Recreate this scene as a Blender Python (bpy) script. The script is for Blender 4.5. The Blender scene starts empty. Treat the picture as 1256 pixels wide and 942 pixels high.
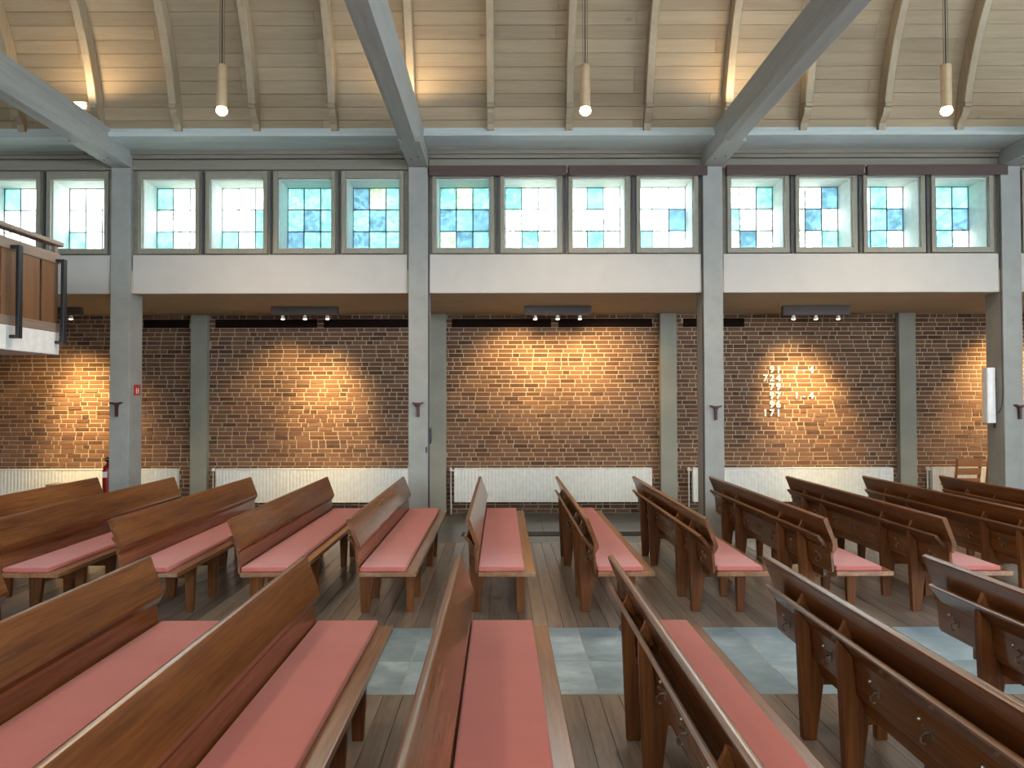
import bpy, math, random
from mathutils import Vector, Matrix
rng = random.Random(7)
C = bpy.context.scene.collection
SC = bpy.context.scene

# ------------------------------------------------------------------ camera
F = 950.0; W, H = 1256.0, 942.0
CX, CY = 616.0, 471.0          # principal point in photo pixels
PITCH = math.atan(20.0 / F); ROLL = -0.0022
CAMZ = 1.70
cam_d = bpy.data.cameras.new('camera'); cam = bpy.data.objects.new('camera', cam_d); C.objects.link(cam)
cam_d.sensor_fit = 'HORIZONTAL'; cam_d.sensor_width = 36.0
cam_d.lens = 36.0 * F / W
cam_d.shift_x = (W / 2 - CX) / W
cam_d.clip_start = 0.05; cam_d.clip_end = 200
CAMR = Matrix.Rotation(math.pi / 2 + PITCH, 3, 'X') @ Matrix.Rotation(ROLL, 3, 'Z')
cam.location = (0, 0, CAMZ); cam.rotation_euler = CAMR.to_euler()
SC.camera = cam

def P(px, py, Y):
    """photo pixel -> (X, z) on the vertical plane at depth Y"""
    d = CAMR @ Vector(((px - CX) / F, (CY - py) / F, -1.0))
    t = Y / d.y
    return d.x * t, CAMZ + d.z * t
def PX(px, Y, py=480): return P(px, py, Y)[0]
def PZ(py, Y, px=616): return P(px, py, Y)[1]

# ------------------------------------------------------------------ world, exposure
world = bpy.data.worlds.new('world'); SC.world = world; world.use_nodes = True
wb = world.node_tree.nodes['Background']
wb.inputs[0].default_value = (0.78, 0.91, 1.0, 1); wb.inputs[1].default_value = 8.0
SC.view_settings.view_transform = 'Standard'; SC.view_settings.look = 'None'
SC.view_settings.gamma = 1.0; SC.view_settings.use_curve_mapping = False
SC.view_settings.exposure = 0.75
SC.cycles.max_bounces = 10; SC.cycles.diffuse_bounces = 6; SC.cycles.transparent_max_bounces = 16
SC.cycles.sample_clamp_indirect = 6.0
SC.cycles.use_denoising = True

PENDANT_W, FLOOD_W, SPOT_W = 108.0, 12.0, 84.0
WARM = (1.0, 0.72, 0.42)

# ------------------------------------------------------------------ helpers
class MB:
    def __init__(s): s.v = []; s.f = []
    def box(s, x0, x1, y0, y1, z0, z1):
        b = len(s.v)
        s.v += [(x0,y0,z0),(x1,y0,z0),(x1,y1,z0),(x0,y1,z0),(x0,y0,z1),(x1,y0,z1),(x1,y1,z1),(x0,y1,z1)]
        s.f += [tuple(b+i for i in q) for q in ((3,2,1,0),(4,5,6,7),(0,1,5,4),(1,2,6,5),(2,3,7,6),(3,0,4,7))]
        return s
    def prism(s, prof, a0, a1, axis='y'):
        """polygon profile swept along an axis; profile is (x,z) for y, (y,z) for x, (x,y) for z"""
        def pt(p, a):
            if axis == 'y': return (p[0], a, p[1])
            if axis == 'x': return (a, p[0], p[1])
            return (p[0], p[1], a)
        n = len(prof); b = len(s.v)
        s.v += [pt(p, a0) for p in prof] + [pt(p, a1) for p in prof]
        s.f.append(tuple(b+i for i in range(n))); s.f.append(tuple(b+n+i for i in reversed(range(n))))
        for i in range(n):
            j = (i+1) % n; s.f.append((b+i, b+n+i, b+n+j, b+j))
        return s
    def loft(s, rings, cap=True):
        b = len(s.v); n = len(rings[0])
        for r in rings: s.v += [tuple(p) for p in r]
        for k in range(len(rings)-1):
            for i in range(n):
                j = (i+1) % n
                s.f.append((b+k*n+i, b+k*n+j, b+(k+1)*n+j, b+(k+1)*n+i))
        if cap:
            s.f.append(tuple(b+i for i in reversed(range(n))))
            s.f.append(tuple(b+(len(rings)-1)*n+i for i in range(n)))
        return s
    def lathe(s, prof, c=(0,0,0), n=20, axis='z'):
        """prof: list of (r, h) from the bottom up"""
        rings = []
        for r, h in prof:
            ring = []
            for i in range(n):
                a = 2*math.pi*i/n; u, w = r*math.cos(a), r*math.sin(a)
                if axis == 'z': p = (c[0]+u, c[1]+w, c[2]+h)
                elif axis == 'y': p = (c[0]+w, c[1]+h, c[2]+u)
                else: p = (c[0]+h, c[1]+u, c[2]+w)
                ring.append(p)
            rings.append(ring)
        return s.loft(rings)
    def tube(s, pts, r, n=8):
        pts = [Vector(p) for p in pts]; rings = []
        for i, p in enumerate(pts):
            t = (pts[min(i+1, len(pts)-1)] - pts[max(i-1, 0)]).normalized()
            u = t.cross(Vector((0,0,1)) if abs(t.z) < .9 else Vector((1,0,0))).normalized(); w = t.cross(u)
            rings.append([p + r*(math.cos(2*math.pi*k/n)*u + math.sin(2*math.pi*k/n)*w) for k in range(n)])
        return s.loft(rings)
    def mesh(s, name):
        m = bpy.data.meshes.new(name); m.from_pydata(s.v, [], s.f); m.update()
        import bmesh
        bm = bmesh.new(); bm.from_mesh(m); bmesh.ops.recalc_face_normals(bm, faces=bm.faces); bm.to_mesh(m); bm.free()
        return m
    def build(s, name, mat, parent=None, bevel=0, smooth=False, seg=2):
        o = bpy.data.objects.new(name, s.mesh(name)); C.objects.link(o)
        if mat: o.data.materials.append(mat)
        if parent: o.parent = parent
        if smooth:
            for p in o.data.polygons: p.use_smooth = True
        if bevel:
            md = o.modifiers.new('bevel', 'BEVEL'); md.width = bevel; md.segments = seg; md.limit_method = 'ANGLE'
            md.angle_limit = math.radians(35)
        return o

def tag(o, label=None, cat=None, group=None, kind=None):
    if label: o['label'] = label
    if cat: o['category'] = cat
    if group: o['group'] = group
    if kind: o['kind'] = kind
    return o
def empty(name, loc=(0,0,0), rz=0):
    o = bpy.data.objects.new(name, None); C.objects.link(o); o.location = loc; o.rotation_euler = (0,0,rz)
    o.empty_display_size = .1
    return o
def copy_tree(o, parent=None):
    c = o.copy(); C.objects.link(c); c.parent = parent
    for ch in list(o.children): copy_tree(ch, c)
    return c

# ------------------------------------------------------------------ materials
def new_mat(name):
    m = bpy.data.materials.new(name); m.use_nodes = True
    nt = m.node_tree; return m, nt, nt.nodes['Principled BSDF']
def rand_value(nt):
    N, L = nt.nodes, nt.links
    oi = N.new('ShaderNodeObjectInfo'); ge = N.new('ShaderNodeNewGeometry')
    a = N.new('ShaderNodeMath'); a.operation = 'ADD'; L.new(oi.outputs['Random'], a.inputs[0]); L.new(ge.outputs['Random Per Island'], a.inputs[1])
    f = N.new('ShaderNodeMath'); f.operation = 'FRACT'; L.new(a.outputs[0], f.inputs[0])
    return f.outputs[0]
def coords(nt, scale, rnd=None):
    N, L = nt.nodes, nt.links
    tc = N.new('ShaderNodeTexCoord'); mp = N.new('ShaderNodeMapping'); mp.inputs['Scale'].default_value = scale
    L.new(tc.outputs['Object'], mp.inputs['Vector'])
    if rnd is not None:
        m = N.new('ShaderNodeMath'); m.operation = 'MULTIPLY'; m.inputs[1].default_value = 37.0; L.new(rnd, m.inputs[0])
        L.new(m.outputs[0], mp.inputs['Location'])
    return mp.outputs[0]
def ramp(nt, fac, stops):
    r = nt.nodes.new('ShaderNodeValToRGB'); e = r.color_ramp.elements
    while len(e) < len(stops): e.new(.5)
    for el, (p, c) in zip(e, stops): el.position = p; el.color = (*c, 1)
    nt.links.new(fac, r.inputs[0]); return r.outputs[0]
def noise(nt, vec, scale, detail=4, rough=.55):
    n = nt.nodes.new('ShaderNodeTexNoise'); n.inputs['Scale'].default_value = scale; n.inputs['Detail'].default_value = detail
    n.inputs['Roughness'].default_value = rough; nt.links.new(vec, n.inputs['Vector']); return n.outputs['Fac']
def mixc(nt, fac, a, b, mode='MIX'):
    m = nt.nodes.new('ShaderNodeMix'); m.data_type = 'RGBA'; m.blend_type = mode
    if isinstance(fac, (int, float)): m.inputs[0].default_value = fac
    else: nt.links.new(fac, m.inputs[0])
    for s, v in ((6, a), (7, b)):
        if isinstance(v, tuple): m.inputs[s].default_value = (*v, 1)
        else: nt.links.new(v, m.inputs[s])
    return m.outputs[2]
def bump(nt, bs, h, strength, dist=.002):
    b = nt.nodes.new('ShaderNodeBump'); b.inputs['Strength'].default_value = strength; b.inputs['Distance'].default_value = dist
    nt.links.new(h, b.inputs['Height']); nt.links.new(b.outputs[0], bs.inputs['Normal'])
def wood(name, dark, mid, light, axis, rough=.35, var=.35, knots=False, spec=.5, fine=1.0, coat=0.0, crough=.15, cior=1.65):
    m, nt, bs = new_mat(name); r = rand_value(nt)
    sc = {'x': (.35, 7, 7), 'y': (7, .35, 7), 'z': (7, 7, .35)}[axis]
    v = coords(nt, sc, r)
    n1 = noise(nt, v, 1.6*fine, 6, .6)
    n2 = noise(nt, v, 9*fine, 3, .6)
    c = ramp(nt, n1, [(.3, dark), (.5, mid), (.72, light)])
    c = mixc(nt, .35, c, ramp(nt, n2, [(.35, dark), (.65, light)]))
    # board to board variation
    k = ramp(nt, r, [(0, (1-var,)*3), (1, (1.0+var*.25,)*3)])
    c = mixc(nt, 1.0, c, k, 'MULTIPLY')
    if knots:
        v2 = coords(nt, {'x': (1.0, 2.2, 2.2), 'y': (2.2, 1, 2.2), 'z': (2.2, 2.2, 1)}[axis], r)
        vo = nt.nodes.new('ShaderNodeTexVoronoi'); vo.inputs['Scale'].default_value = 1.6; nt.links.new(v2, vo.inputs['Vector'])
        kf = ramp(nt, vo.outputs['Distance'], [(.03, (.72,)*3), (.075, (1,)*3)])
        c = mixc(nt, 1.0, c, kf, 'MULTIPLY')
    nt.links.new(c, bs.inputs['Base Color'])
    bs.inputs['Roughness'].default_value = rough; bs.inputs['Specular IOR Level'].default_value = spec
    if coat:
        bs.inputs['Coat Weight'].default_value = coat; bs.inputs['Coat Roughness'].default_value = crough; bs.inputs['Coat IOR'].default_value = cior
    bump(nt, bs, n2, .12)
    return m
def plaster(name, col, rough=.8, var=.06, scale=3.0, spec=.25):
    m, nt, bs = new_mat(name); v = coords(nt, (1,1,1))
    n = noise(nt, v, scale, 6, .65)
    a = tuple(c*(1-var*2) for c in col); b = tuple(min(1, c*(1+var)) for c in col)
    nt.links.new(ramp(nt, n, [(.3, a), (.7, b)]), bs.inputs['Base Color'])
    bs.inputs['Roughness'].default_value = rough; bs.inputs['Specular IOR Level'].default_value = spec
    bump(nt, bs, noise(nt, v, 90, 3), .08)
    return m
def plain(name, col, rough=.5, metal=0.0, spec=.5):
    m, nt, bs = new_mat(name); v = coords(nt, (1,1,1)); n = noise(nt, v, 14, 3)
    a = tuple(c*.92 for c in col); b = tuple(min(1, c*1.05) for c in col)
    nt.links.new(ramp(nt, n, [(.35, a), (.65, b)]), bs.inputs['Base Color'])
    bs.inputs['Roughness'].default_value = rough; bs.inputs['Metallic'].default_value = metal; bs.inputs['Specular IOR Level'].default_value = spec
    return m
def emit(name, col, strength):
    m, nt, bs = new_mat(name); bs.inputs['Base Color'].default_value = (*col, 1)
    bs.inputs['Emission Color'].default_value = (*col, 1); bs.inputs['Emission Strength'].default_value = strength
    return m

M = {}
PEW = ((.068,.019,.005), (.148,.046,.011), (.245,.086,.020))
M['pew'] = wood('pew_wood', *PEW, 'y', rough=.55, var=.2, coat=.8, spec=.15)
M['pew_rail'] = wood('hand_polished_rail', *PEW, 'y', rough=.4, var=.2, coat=1.0, spec=.3, crough=.27, cior=1.8)
M['pew_leg'] = wood('pew_leg_wood', *PEW, 'z', rough=.5, var=.2, spec=.25)
M['pew_seat'] = wood('pew_seat_wood', (.16,.062,.025), (.27,.115,.048), (.36,.17,.075), 'y', rough=.5, var=.15, coat=1.0, spec=.2, crough=.22, cior=1.7)
M['floor_wood'] = wood('floor_oak', (.20,.155,.125), (.265,.212,.175), (.33,.275,.235), 'y', rough=.24, var=.25)
M['vault'] = wood('limewashed_board', (.345,.265,.170), (.405,.318,.210), (.455,.365,.246), 'x', rough=.6, var=.16, knots=True, spec=.3)
M['rib'] = wood('limewashed_rib', (.38,.31,.21), (.45,.37,.26), (.51,.43,.30), 'z', rough=.55, var=.1, spec=.3)
M['beam'] = wood('grey_painted_beam', (.31,.315,.30), (.38,.39,.375), (.44,.45,.435), 'y', rough=.55, var=.1, spec=.3)
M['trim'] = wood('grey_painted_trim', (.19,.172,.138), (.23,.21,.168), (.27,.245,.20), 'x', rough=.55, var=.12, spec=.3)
M['soffit'] = wood('daylit_soffit_tone', (.44,.50,.51), (.54,.61,.62), (.60,.68,.69), 'x', rough=.5, var=.08, spec=.3)  # window daylight put into the colour: lighter and bluer than the trim
M['column'] = plaster('grey_column_paint', (.32,.325,.305), .7, .07)
M['pilaster'] = plaster('grey_pilaster_paint', (.31,.30,.245), .7, .06)
M['parapet'] = plaster('white_parapet_plaster', (.52,.49,.455), .8, .03)
M['aisle_ceiling'] = plaster('aisle_ceiling_plaster', (.50,.43,.31), .8, .05)
M['wall'] = plaster('nave_wall_plaster', (.55,.52,.46), .8, .05)
M['dark_wall'] = plaster('brown_end_wall', (.10,.065,.045), .8, .08)  # for the unseen left wall, kept dark to cut light bounced from there
M['frame'] = plain('window_frame_paint', (.25,.23,.18), .5)
M['reveal'] = plain('window_reveal_paint', (.60,.64,.61), .6)
M['lead'] = plain('lead_came', (.05,.055,.06), .6)
M['radiator'] = plain('cream_radiator_enamel', (.80,.79,.73), .35)
M['white'] = plain('white_enamel', (.78,.78,.78), .4)
M['black'] = plain('black_steel', (.012,.014,.018), .35)
M['grate'] = plain('black_iron_grate', (.012,.012,.013), .5)
M['fixture'] = plain('dark_bar_paint', (.085,.065,.055), .6)
M['curtain_rail'] = wood('brown_curtain_rail', (.045,.022,.018), (.065,.034,.028), (.085,.045,.036), 'x', rough=.5, var=.1)
M['bracket'] = plain('dark_red_wood', (.065,.012,.010), .5)
M['brass'] = plain('brass', (.55,.42,.26), .3, 1.0)
M['hook'] = plain('nickel_hook', (.30,.24,.19), .35, 1.0)
M['pendant'] = plain('champagne_metal', (.66,.50,.31), .36, .25)
M['cable'] = plain('cable_sheath', (.05,.045,.04), .6)
M['red'] = plain('red_enamel', (.42,.012,.012), .3)
M['rubber'] = plain('black_rubber', (.012,.012,.012), .6)
M['chair'] = wood('orange_beech', (.30,.085,.016), (.40,.125,.026), (.47,.17,.045), 'x', rough=.4, var=.1)
M['gallery'] = wood('gallery_oak', (.115,.050,.020), (.16,.075,.031), (.20,.10,.044), 'z', rough=.45, var=.15)
M['gallery_rail'] = wood('gallery_rail_wood', (.17,.12,.092), (.235,.17,.135), (.29,.215,.175), 'y', rough=.4, var=.1)
M['mortar'] = plaster('lime_mortar', (.52,.43,.31), .9, .1, 12, .15)
M['bulb'] = emit('warm_bulb', (1.0, .80, .50), 9.0)
M['flood_lens'] = emit('warm_flood_lens', (1.0, .78, .5), 22.0)
M['spot_lens'] = emit('warm_spot_lens', (1.0, .84, .62), 9.0)
M['numeral'] = plain('ivory_numeral', (.90,.88,.78), .5)
M['bark'] = plain('tree_bark', (.10,.075,.055), .9)
M['roof'] = plain('roof_felt', (.10,.10,.10), .9)
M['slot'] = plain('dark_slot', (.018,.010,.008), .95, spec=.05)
M['lawn'] = plain('grass_ground', (.12,.17,.06), .95)
M['sign_print'] = plain('white_sign_print', (.85,.83,.80), .5)

def make_brick():
    m, nt, bs = new_mat('red_brick'); r = rand_value(nt)
    v = coords(nt, (1,1,1), r)
    base = ramp(nt, r, [(0, (.075,.040,.027)), (.22, (.14,.068,.040)), (.5, (.185,.092,.052)), (.78, (.235,.122,.066)), (1, (.165,.092,.064))])
    n = noise(nt, v, 22, 5, .65)
    c = mixc(nt, .55, base, ramp(nt, n, [(.3, (.06,.03,.02)), (.7, (.27,.135,.08))]))
    c = mixc(nt, .6, c, base)
    nt.links.new(c, bs.inputs['Base Color']); bs.inputs['Roughness'].default_value = .85
    bs.inputs['Specular IOR Level'].default_value = .2
    bump(nt, bs, noise(nt, v, 60, 4), .5, .004)
    return m
M['brick'] = make_brick()
def make_slate():
    m, nt, bs = new_mat('blue_grey_slate'); r = rand_value(nt); v = coords(nt, (1,1.6,1), r)
    n = noise(nt, v, 3.2, 8, .68)
    c = ramp(nt, n, [(.3, (.20,.275,.33)), (.52, (.31,.41,.485)), (.74, (.52,.64,.72))])
    k = ramp(nt, r, [(0, (.78,.8,.78)), (1, (1.08,1.1,1.12))]); c = mixc(nt, 1.0, c, k, 'MULTIPLY')
    nt.links.new(c, bs.inputs['Base Color'])
    nt.links.new(ramp(nt, n, [(.3, (.28,)*3), (.7, (.5,)*3)]), bs.inputs['Roughness'])
    bump(nt, bs, n, .15, .004); return m
M['slate'] = make_slate()
M['joint'] = plain('pale_joint', (.40,.43,.42), .8)
def make_stone():
    m, nt, bs = new_mat('dark_aisle_stone'); r = rand_value(nt); v = coords(nt, (1,1,1), r); n = noise(nt, v, 4, 7, .65)
    c = ramp(nt, n, [(.3, (.075,.078,.07)), (.7, (.15,.15,.135))]); nt.links.new(c, bs.inputs['Base Color'])
    bs.inputs['Roughness'].default_value = .3; bump(nt, bs, n, .1); return m
M['stone'] = make_stone()
def make_fabric():
    m, nt, bs = new_mat('salmon_red_felt'); v = coords(nt, (1,1,1)); n = noise(nt, v, 3, 5, .6); f = noise(nt, v, 420, 2)
    c = ramp(nt, n, [(.3, (.45,.128,.112)), (.7, (.52,.155,.136))])
    c = mixc(nt, .25, c, ramp(nt, f, [(.35, (.38,.10,.088)), (.65, (.58,.185,.165))]))
    nt.links.new(c, bs.inputs['Base Color']); bs.inputs['Roughness'].default_value = .95; bs.inputs['Specular IOR Level'].default_value = .15
    bs.inputs['Sheen Weight'].default_value = .25; bump(nt, bs, f, .25, .001); return m
M['fabric'] = make_fabric()
def make_leaf(i, a, b):
    m, nt, bs = new_mat('leaf_%d' % i); r = rand_value(nt)
    nt.links.new(ramp(nt, r, [(0, a), (1, b)]), bs.inputs['Base Color']); bs.inputs['Roughness'].default_value = .6
    bs.inputs['Transmission Weight'].default_value = 0; return m
M['leaf'] = [make_leaf(0, (.16,.24,.12), (.30,.42,.20)), make_leaf(1, (.20,.28,.15), (.36,.46,.24))]
def make_pane(i, tint, see):
    """leaded cathedral glass: tinted, part clear and part obscured by its rippled surface"""
    m = bpy.data.materials.new('cathedral_glass_%d' % i); m.use_nodes = True; nt = m.node_tree; N, L = nt.nodes, nt.links
    for n in list(N): N.remove(n)
    out = N.new('ShaderNodeOutputMaterial'); tr = N.new('ShaderNodeBsdfTransparent'); tl = N.new('ShaderNodeBsdfTranslucent'); gl = N.new('ShaderNodeBsdfGlossy')
    mx = N.new('ShaderNodeMixShader'); m2 = N.new('ShaderNodeMixShader')
    r = rand_value(nt); v = coords(nt, (1,1,1), r); n = noise(nt, v, 7, 5, .65)
    lo = tuple(c*.72 for c in tint)
    c = ramp(nt, n, [(.35, lo), (.62, tint)])
    L.new(c, tr.inputs['Color']); L.new(c, tl.inputs['Color'])
    gl.inputs['Roughness'].default_value = .3
    m2.inputs[0].default_value = see; L.new(tl.outputs[0], m2.inputs[1]); L.new(tr.outputs[0], m2.inputs[2])
    mx.inputs[0].default_value = .012
    L.new(m2.outputs[0], mx.inputs[1]); L.new(gl.outputs[0], mx.inputs[2]); L.new(mx.outputs[0], out.inputs['Surface'])
    return m
M['pane'] = [make_pane(0, (.98,.99,.97), .75), make_pane(1, (.36,.56,.54), .5), make_pane(2, (.28,.40,.46), .5), make_pane(3, (.52,.60,.48), .5)]

# ------------------------------------------------------------------ main dimensions
COLX = [-8.17, -4.60, -1.010, 2.545, 6.145, 9.70]     # column centres
YC = 9.30                                            # column front face
YP = 9.335                                           # parapet / window frame plane
YW = 11.70                                           # brick wall
ZA = PZ(359, YP)                                     # aisle ceiling height
XL, XR = -9.6, 9.9
YB = -5.6
RES = {}

# ------------------------------------------------------------------ floor
floor = MB().box(XL, XR, YB, 12.3, -.30, -.035).build('floor', M['joint']); tag(floor, 'oak plank and slate church floor', None, None, 'structure')
Y1, Y2, Y3 = 4.51, 5.83, 9.27
def planks(x0, x1, y0, y1, wdt, name='plank'):
    meshes = {}
    x = x0
    while x < x1 - .01:
        w = wdt
        key = 'p'
        if key not in meshes:
            o = MB().box(-w/2+.0016, w/2-.0016, 0, y1-y0, -.034, 0).build(name, M['floor_wood'], floor, bevel=0)
            meshes[key] = o
        else:
            o = bpy.data.objects.new(name, meshes[key].data); C.objects.link(o); o.parent = floor
        o.location = (x + w/2, y0, rng.uniform(-.0012, .0006)); x += w
planks(-7.0, 7.2, Y2, Y3, .113)
planks(-3.4, 3.6, -.6, Y1, .113)
rest = MB()
for (a, b, y0, y1) in ((XL, -7.0, Y2, Y3), (7.2, XR, Y2, Y3), (XL, -3.4, -.6, Y1), (3.6, XR, -.6, Y1), (XL, XR, YB, -.6)):
    x = a
    while x < b - .02:
        w = min(.113, b - x); rest.box(x+.0016, x+w-.0016, y0+.001, y1-.001, -.034, 0); x += w
tag(rest.build('plank_field', M['floor_wood'], floor), kind='stuff')
ym = 5.09
MB().box(XL, XR, Y1, Y2, -.034, -.0022).build('joint_bed', M['joint'], floor)
rows = [(Y1, ym, [-9.6,-8.6,-7.5,-6.35,-5.2,-4.05,-2.9,-1.75,-.6,.56,1.715,2.87,4.0,5.15,6.3,7.45,8.6,9.9]),
        (ym, Y2, [-9.6,-9.0,-7.9,-6.9,-6.0,-5.2,-4.4,-3.5,-2.9,-2.2,-1.75,-1.2,-.6,.0,.56,.905,1.715,2.3,2.87,3.5,4.0,4.8,5.6,6.3,7.2,8.1,9.0,9.9])]
for y0, y1, xs in rows:
    for a, b in zip(xs, xs[1:]):
        o = MB().box(-(b-a)/2+.004, (b-a)/2-.004, y0-(y0+y1)/2+.004, y1-(y0+y1)/2-.004, -.034, 0).build('slate_tile', M['slate'], floor)
        o.location = ((a+b)/2, (y0+y1)/2, rng.uniform(-.001, .0005))
x = XL
while x < XR - .1:
    for y0, y1 in ((Y3, 10.02), (10.02, 10.86), (10.86, YW)):
        o = MB().box(-.39+.002, .39-.002, y0-(y0+y1)/2+.002, y1-(y0+y1)/2-.002, -.034, 0).build('stone_slab', M['stone'], floor)
        o.location = (x+.39, (y0+y1)/2, 0)
    x += .78
# iron grate let into the aisle floor
gx0, gx1 = PX(566, 9.85), 2.30
g = empty('floor_grate', ((gx0+gx1)/2, 9.87, 0)); hw = (gx1-gx0)/2
tag(g, 'long black iron heating grate in the stone floor by the wall', 'grate')
MB().box(-hw, hw, -.13, -.115, .0, .008).box(-hw, hw, .115, .13, .0, .008).box(-hw, -hw+.015, -.13, .13, 0, .008).box(hw-.015, hw, -.13, .13, 0, .008).build('frame', M['grate'], g)
b = MB()
n = int(2*hw/.03)
for i in range(n): b.box(-hw+.015+i*.03, -hw+.033+i*.03, -.115, .115, .0, .006)
b.box(-hw, hw, -.115, .115, 0, .0015)
b.build('bars', M['grate'], g)

# ------------------------------------------------------------------ walls of the nave
def struct(o, label=None): return tag(o, label, None, None, 'structure')
struct(MB().box(XL-.25, XL, YB, 12.3, -.3, 13).build('wall_left', M['dark_wall']))
wr = MB(); ysR = [YB, -4.2, -1.8, -1.0, 1.4, 2.0, 4.0, 12.3]      # unseen end wall, tall openings added for daylight from the right
for a, b in zip(ysR[0::2], ysR[1::2]): wr.box(XR, XR+.25, a, b, -.3, 13)
for a, b in zip(ysR[1::2], ysR[2::2]): wr.box(XR, XR+.25, a, b, -.3, .9); wr.box(XR, XR+.25, a, b, 5.0, 13)
struct(wr.build('wall_right', M['wall']))
# unseen wall behind the camera, tall openings added to let in daylight
wf = MB(); xs = [XL] + [c + s*1.35 for c in (-6.4,-2.8,.77,4.33,7.9) for s in (-1, 1)] + [XR]
for a, b in zip(xs[0::2], xs[1::2]): wf.box(a, b, YB-.35, YB, 0, 5.0)
for a, b in zip(xs[1::2], xs[2::2]): wf.box(a, b, YB-.35, YB, 0, 2.2); wf.box(a, b, YB-.35, YB, 4.4, 5.0)
struct(wf.build('wall_front', M['wall']))
# brick wall: mortar bed, 300 single bricks, the rest joined
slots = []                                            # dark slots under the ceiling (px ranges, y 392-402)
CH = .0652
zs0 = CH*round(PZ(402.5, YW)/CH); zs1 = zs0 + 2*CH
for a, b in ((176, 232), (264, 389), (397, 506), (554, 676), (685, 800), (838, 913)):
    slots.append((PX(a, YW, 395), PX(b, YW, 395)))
wb_ = struct(MB().box(XL, XR, YW+.012, YW+.35, -.03, ZA+.02).build('wall_back', M['mortar']), 'red brick aisle wall')
bricks = []
z = .0; row = 0
while z < ZA - .02:
    x = XL + .005; last = 0
    while x < XR - .11:
        u = rng.random()
        L = .208 if (u < .70 or last == 2) else .098
        last = (last + 1) if L < .15 else 0
        L = min(L*rng.uniform(.94, 1.03), XR - x - .004)
        h = min(CH, ZA - z)
        bricks.append((x, z, L, h)); x += L + .0115
    z += CH; row += 1
PILX = [PX(244, 11.6), PX(537, 11.6), PX(820, 11.6), PX(1113, 11.6)]
PILX = [PILX[0]-3.57] + PILX
def blocked(x, z, L, h):
    for p in PILX:
        if x > p-.135 and x+L < p+.135: return True
    return False
def trim(bs):
    for x, z, L, h in bs:
        x1 = x + L
        if z + h > zs0+.01 and z < zs1-.01:
            for a, b in slots:
                if x1 > a and x < b:
                    if x < a and x1 < b: x1 = a
                    elif x > a and x1 > b: x = b
                    else: x1 = x
        if x1 - x > .02: yield (x, z, x1-x, h)
bricks = list(trim(b for b in bricks if not blocked(*b)))
def vis(b):                                           # clear of radiators, columns and pilasters
    x, z, L, h = b
    if z < .78 or z > 2.85: return False
    s = YW/(YC+.2)
    return all(abs(x+L/2-c*s) > .4 for c in COLX) and all(abs(x+L/2-p) > .28 for p in PILX)
order = sorted((b for b in bricks if vis(b)), key=lambda b: (b[0]+.1-.3)**2+(b[1]-1.9)**2)[:300]
single = set(order)
bm_ = {}
for kind, L0 in (('s', .208), ('h', .098)):
    mb = MB(); c = .004; d = .012; x0, x1, z0, z1 = 0, L0, .0055, CH-.0055
    v = [(x0,0,z0),(x1,0,z0),(x1,0,z1),(x0,0,z1),(x0+c,-d,z0+c),(x1-c,-d,z0+c),(x1-c,-d,z1-c),(x0+c,-d,z1-c)]
    mb.v = v; mb.f = [(4,5,6,7),(0,1,5,4),(1,2,6,5),(2,3,7,6),(3,0,4,7),(3,2,1,0)]
    bm_[kind] = mb.mesh('brick_' + ('stretcher' if kind == 's' else 'header')); bm_[kind].materials.append(M['brick'])
rest = MB()
for b in bricks:
    x, z, L, h = b; pr = rng.uniform(.004, .013)
    if b in single:
        k = 's' if L > .15 else 'h'
        o = bpy.data.objects.new('brick', bm_[k]); C.objects.link(o); o.parent = wb_
        o.location = (x, YW+.012, z); o.scale = (L/(.208 if k == 's' else .098), pr/.012*.95, 1)
    else:
        c = .004; y0, y1 = YW+.012, YW+.012-pr; z0, z1 = z+.0055, z+h-.0055; x1 = x+L; i = len(rest.v)
        j = lambda: rng.uniform(-.0015, .0015)
        rest.v += [(x,y0,z0),(x1,y0,z0),(x1,y0,z1),(x,y0,z1),(x+c,y1,z0+c+j()),(x1-c,y1,z0+c+j()),(x1-c,y1,z1-c+j()),(x+c,y1,z1-c+j())]
        rest.f += [tuple(i+q for q in f) for f in ((4,5,6,7),(0,1,5,4),(1,2,6,5),(2,3,7,6),(3,0,4,7),(3,2,1,0))]
tag(rest.build('brick_field', M['brick'], wb_), kind='stuff')
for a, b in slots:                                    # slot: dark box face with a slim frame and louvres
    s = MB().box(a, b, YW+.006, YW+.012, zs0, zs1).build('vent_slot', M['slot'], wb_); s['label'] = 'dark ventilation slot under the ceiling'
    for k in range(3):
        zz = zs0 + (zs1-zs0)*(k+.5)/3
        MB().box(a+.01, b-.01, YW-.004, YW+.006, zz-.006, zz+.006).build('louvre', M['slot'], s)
# pilasters on the brick wall
for i, p in enumerate(PILX):
    o = MB().box(-.125, .125, 11.58, YW-.006, 0, ZA).build('pilaster', M['pilaster'], None, bevel=.006); o.location = (p, 0, 0)
    tag(o, ['grey wall pilaster hidden behind the gallery', 'grey flat pilaster on brick wall, leftmost in view', 'grey flat pilaster just right of the left-centre column',
            'grey flat pilaster left of the hymn number wall', 'grey flat pilaster between hymn numbers and orange chairs'][i], 'pilaster', 'pilasters on the brick wall')
# aisle ceiling slab
struct(MB().box(XL, XR, YP+.005, 12.1, ZA, ZA+.28).build('ceiling_aisle', M['aisle_ceiling']), 'low flat ceiling of the side aisle')

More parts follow.
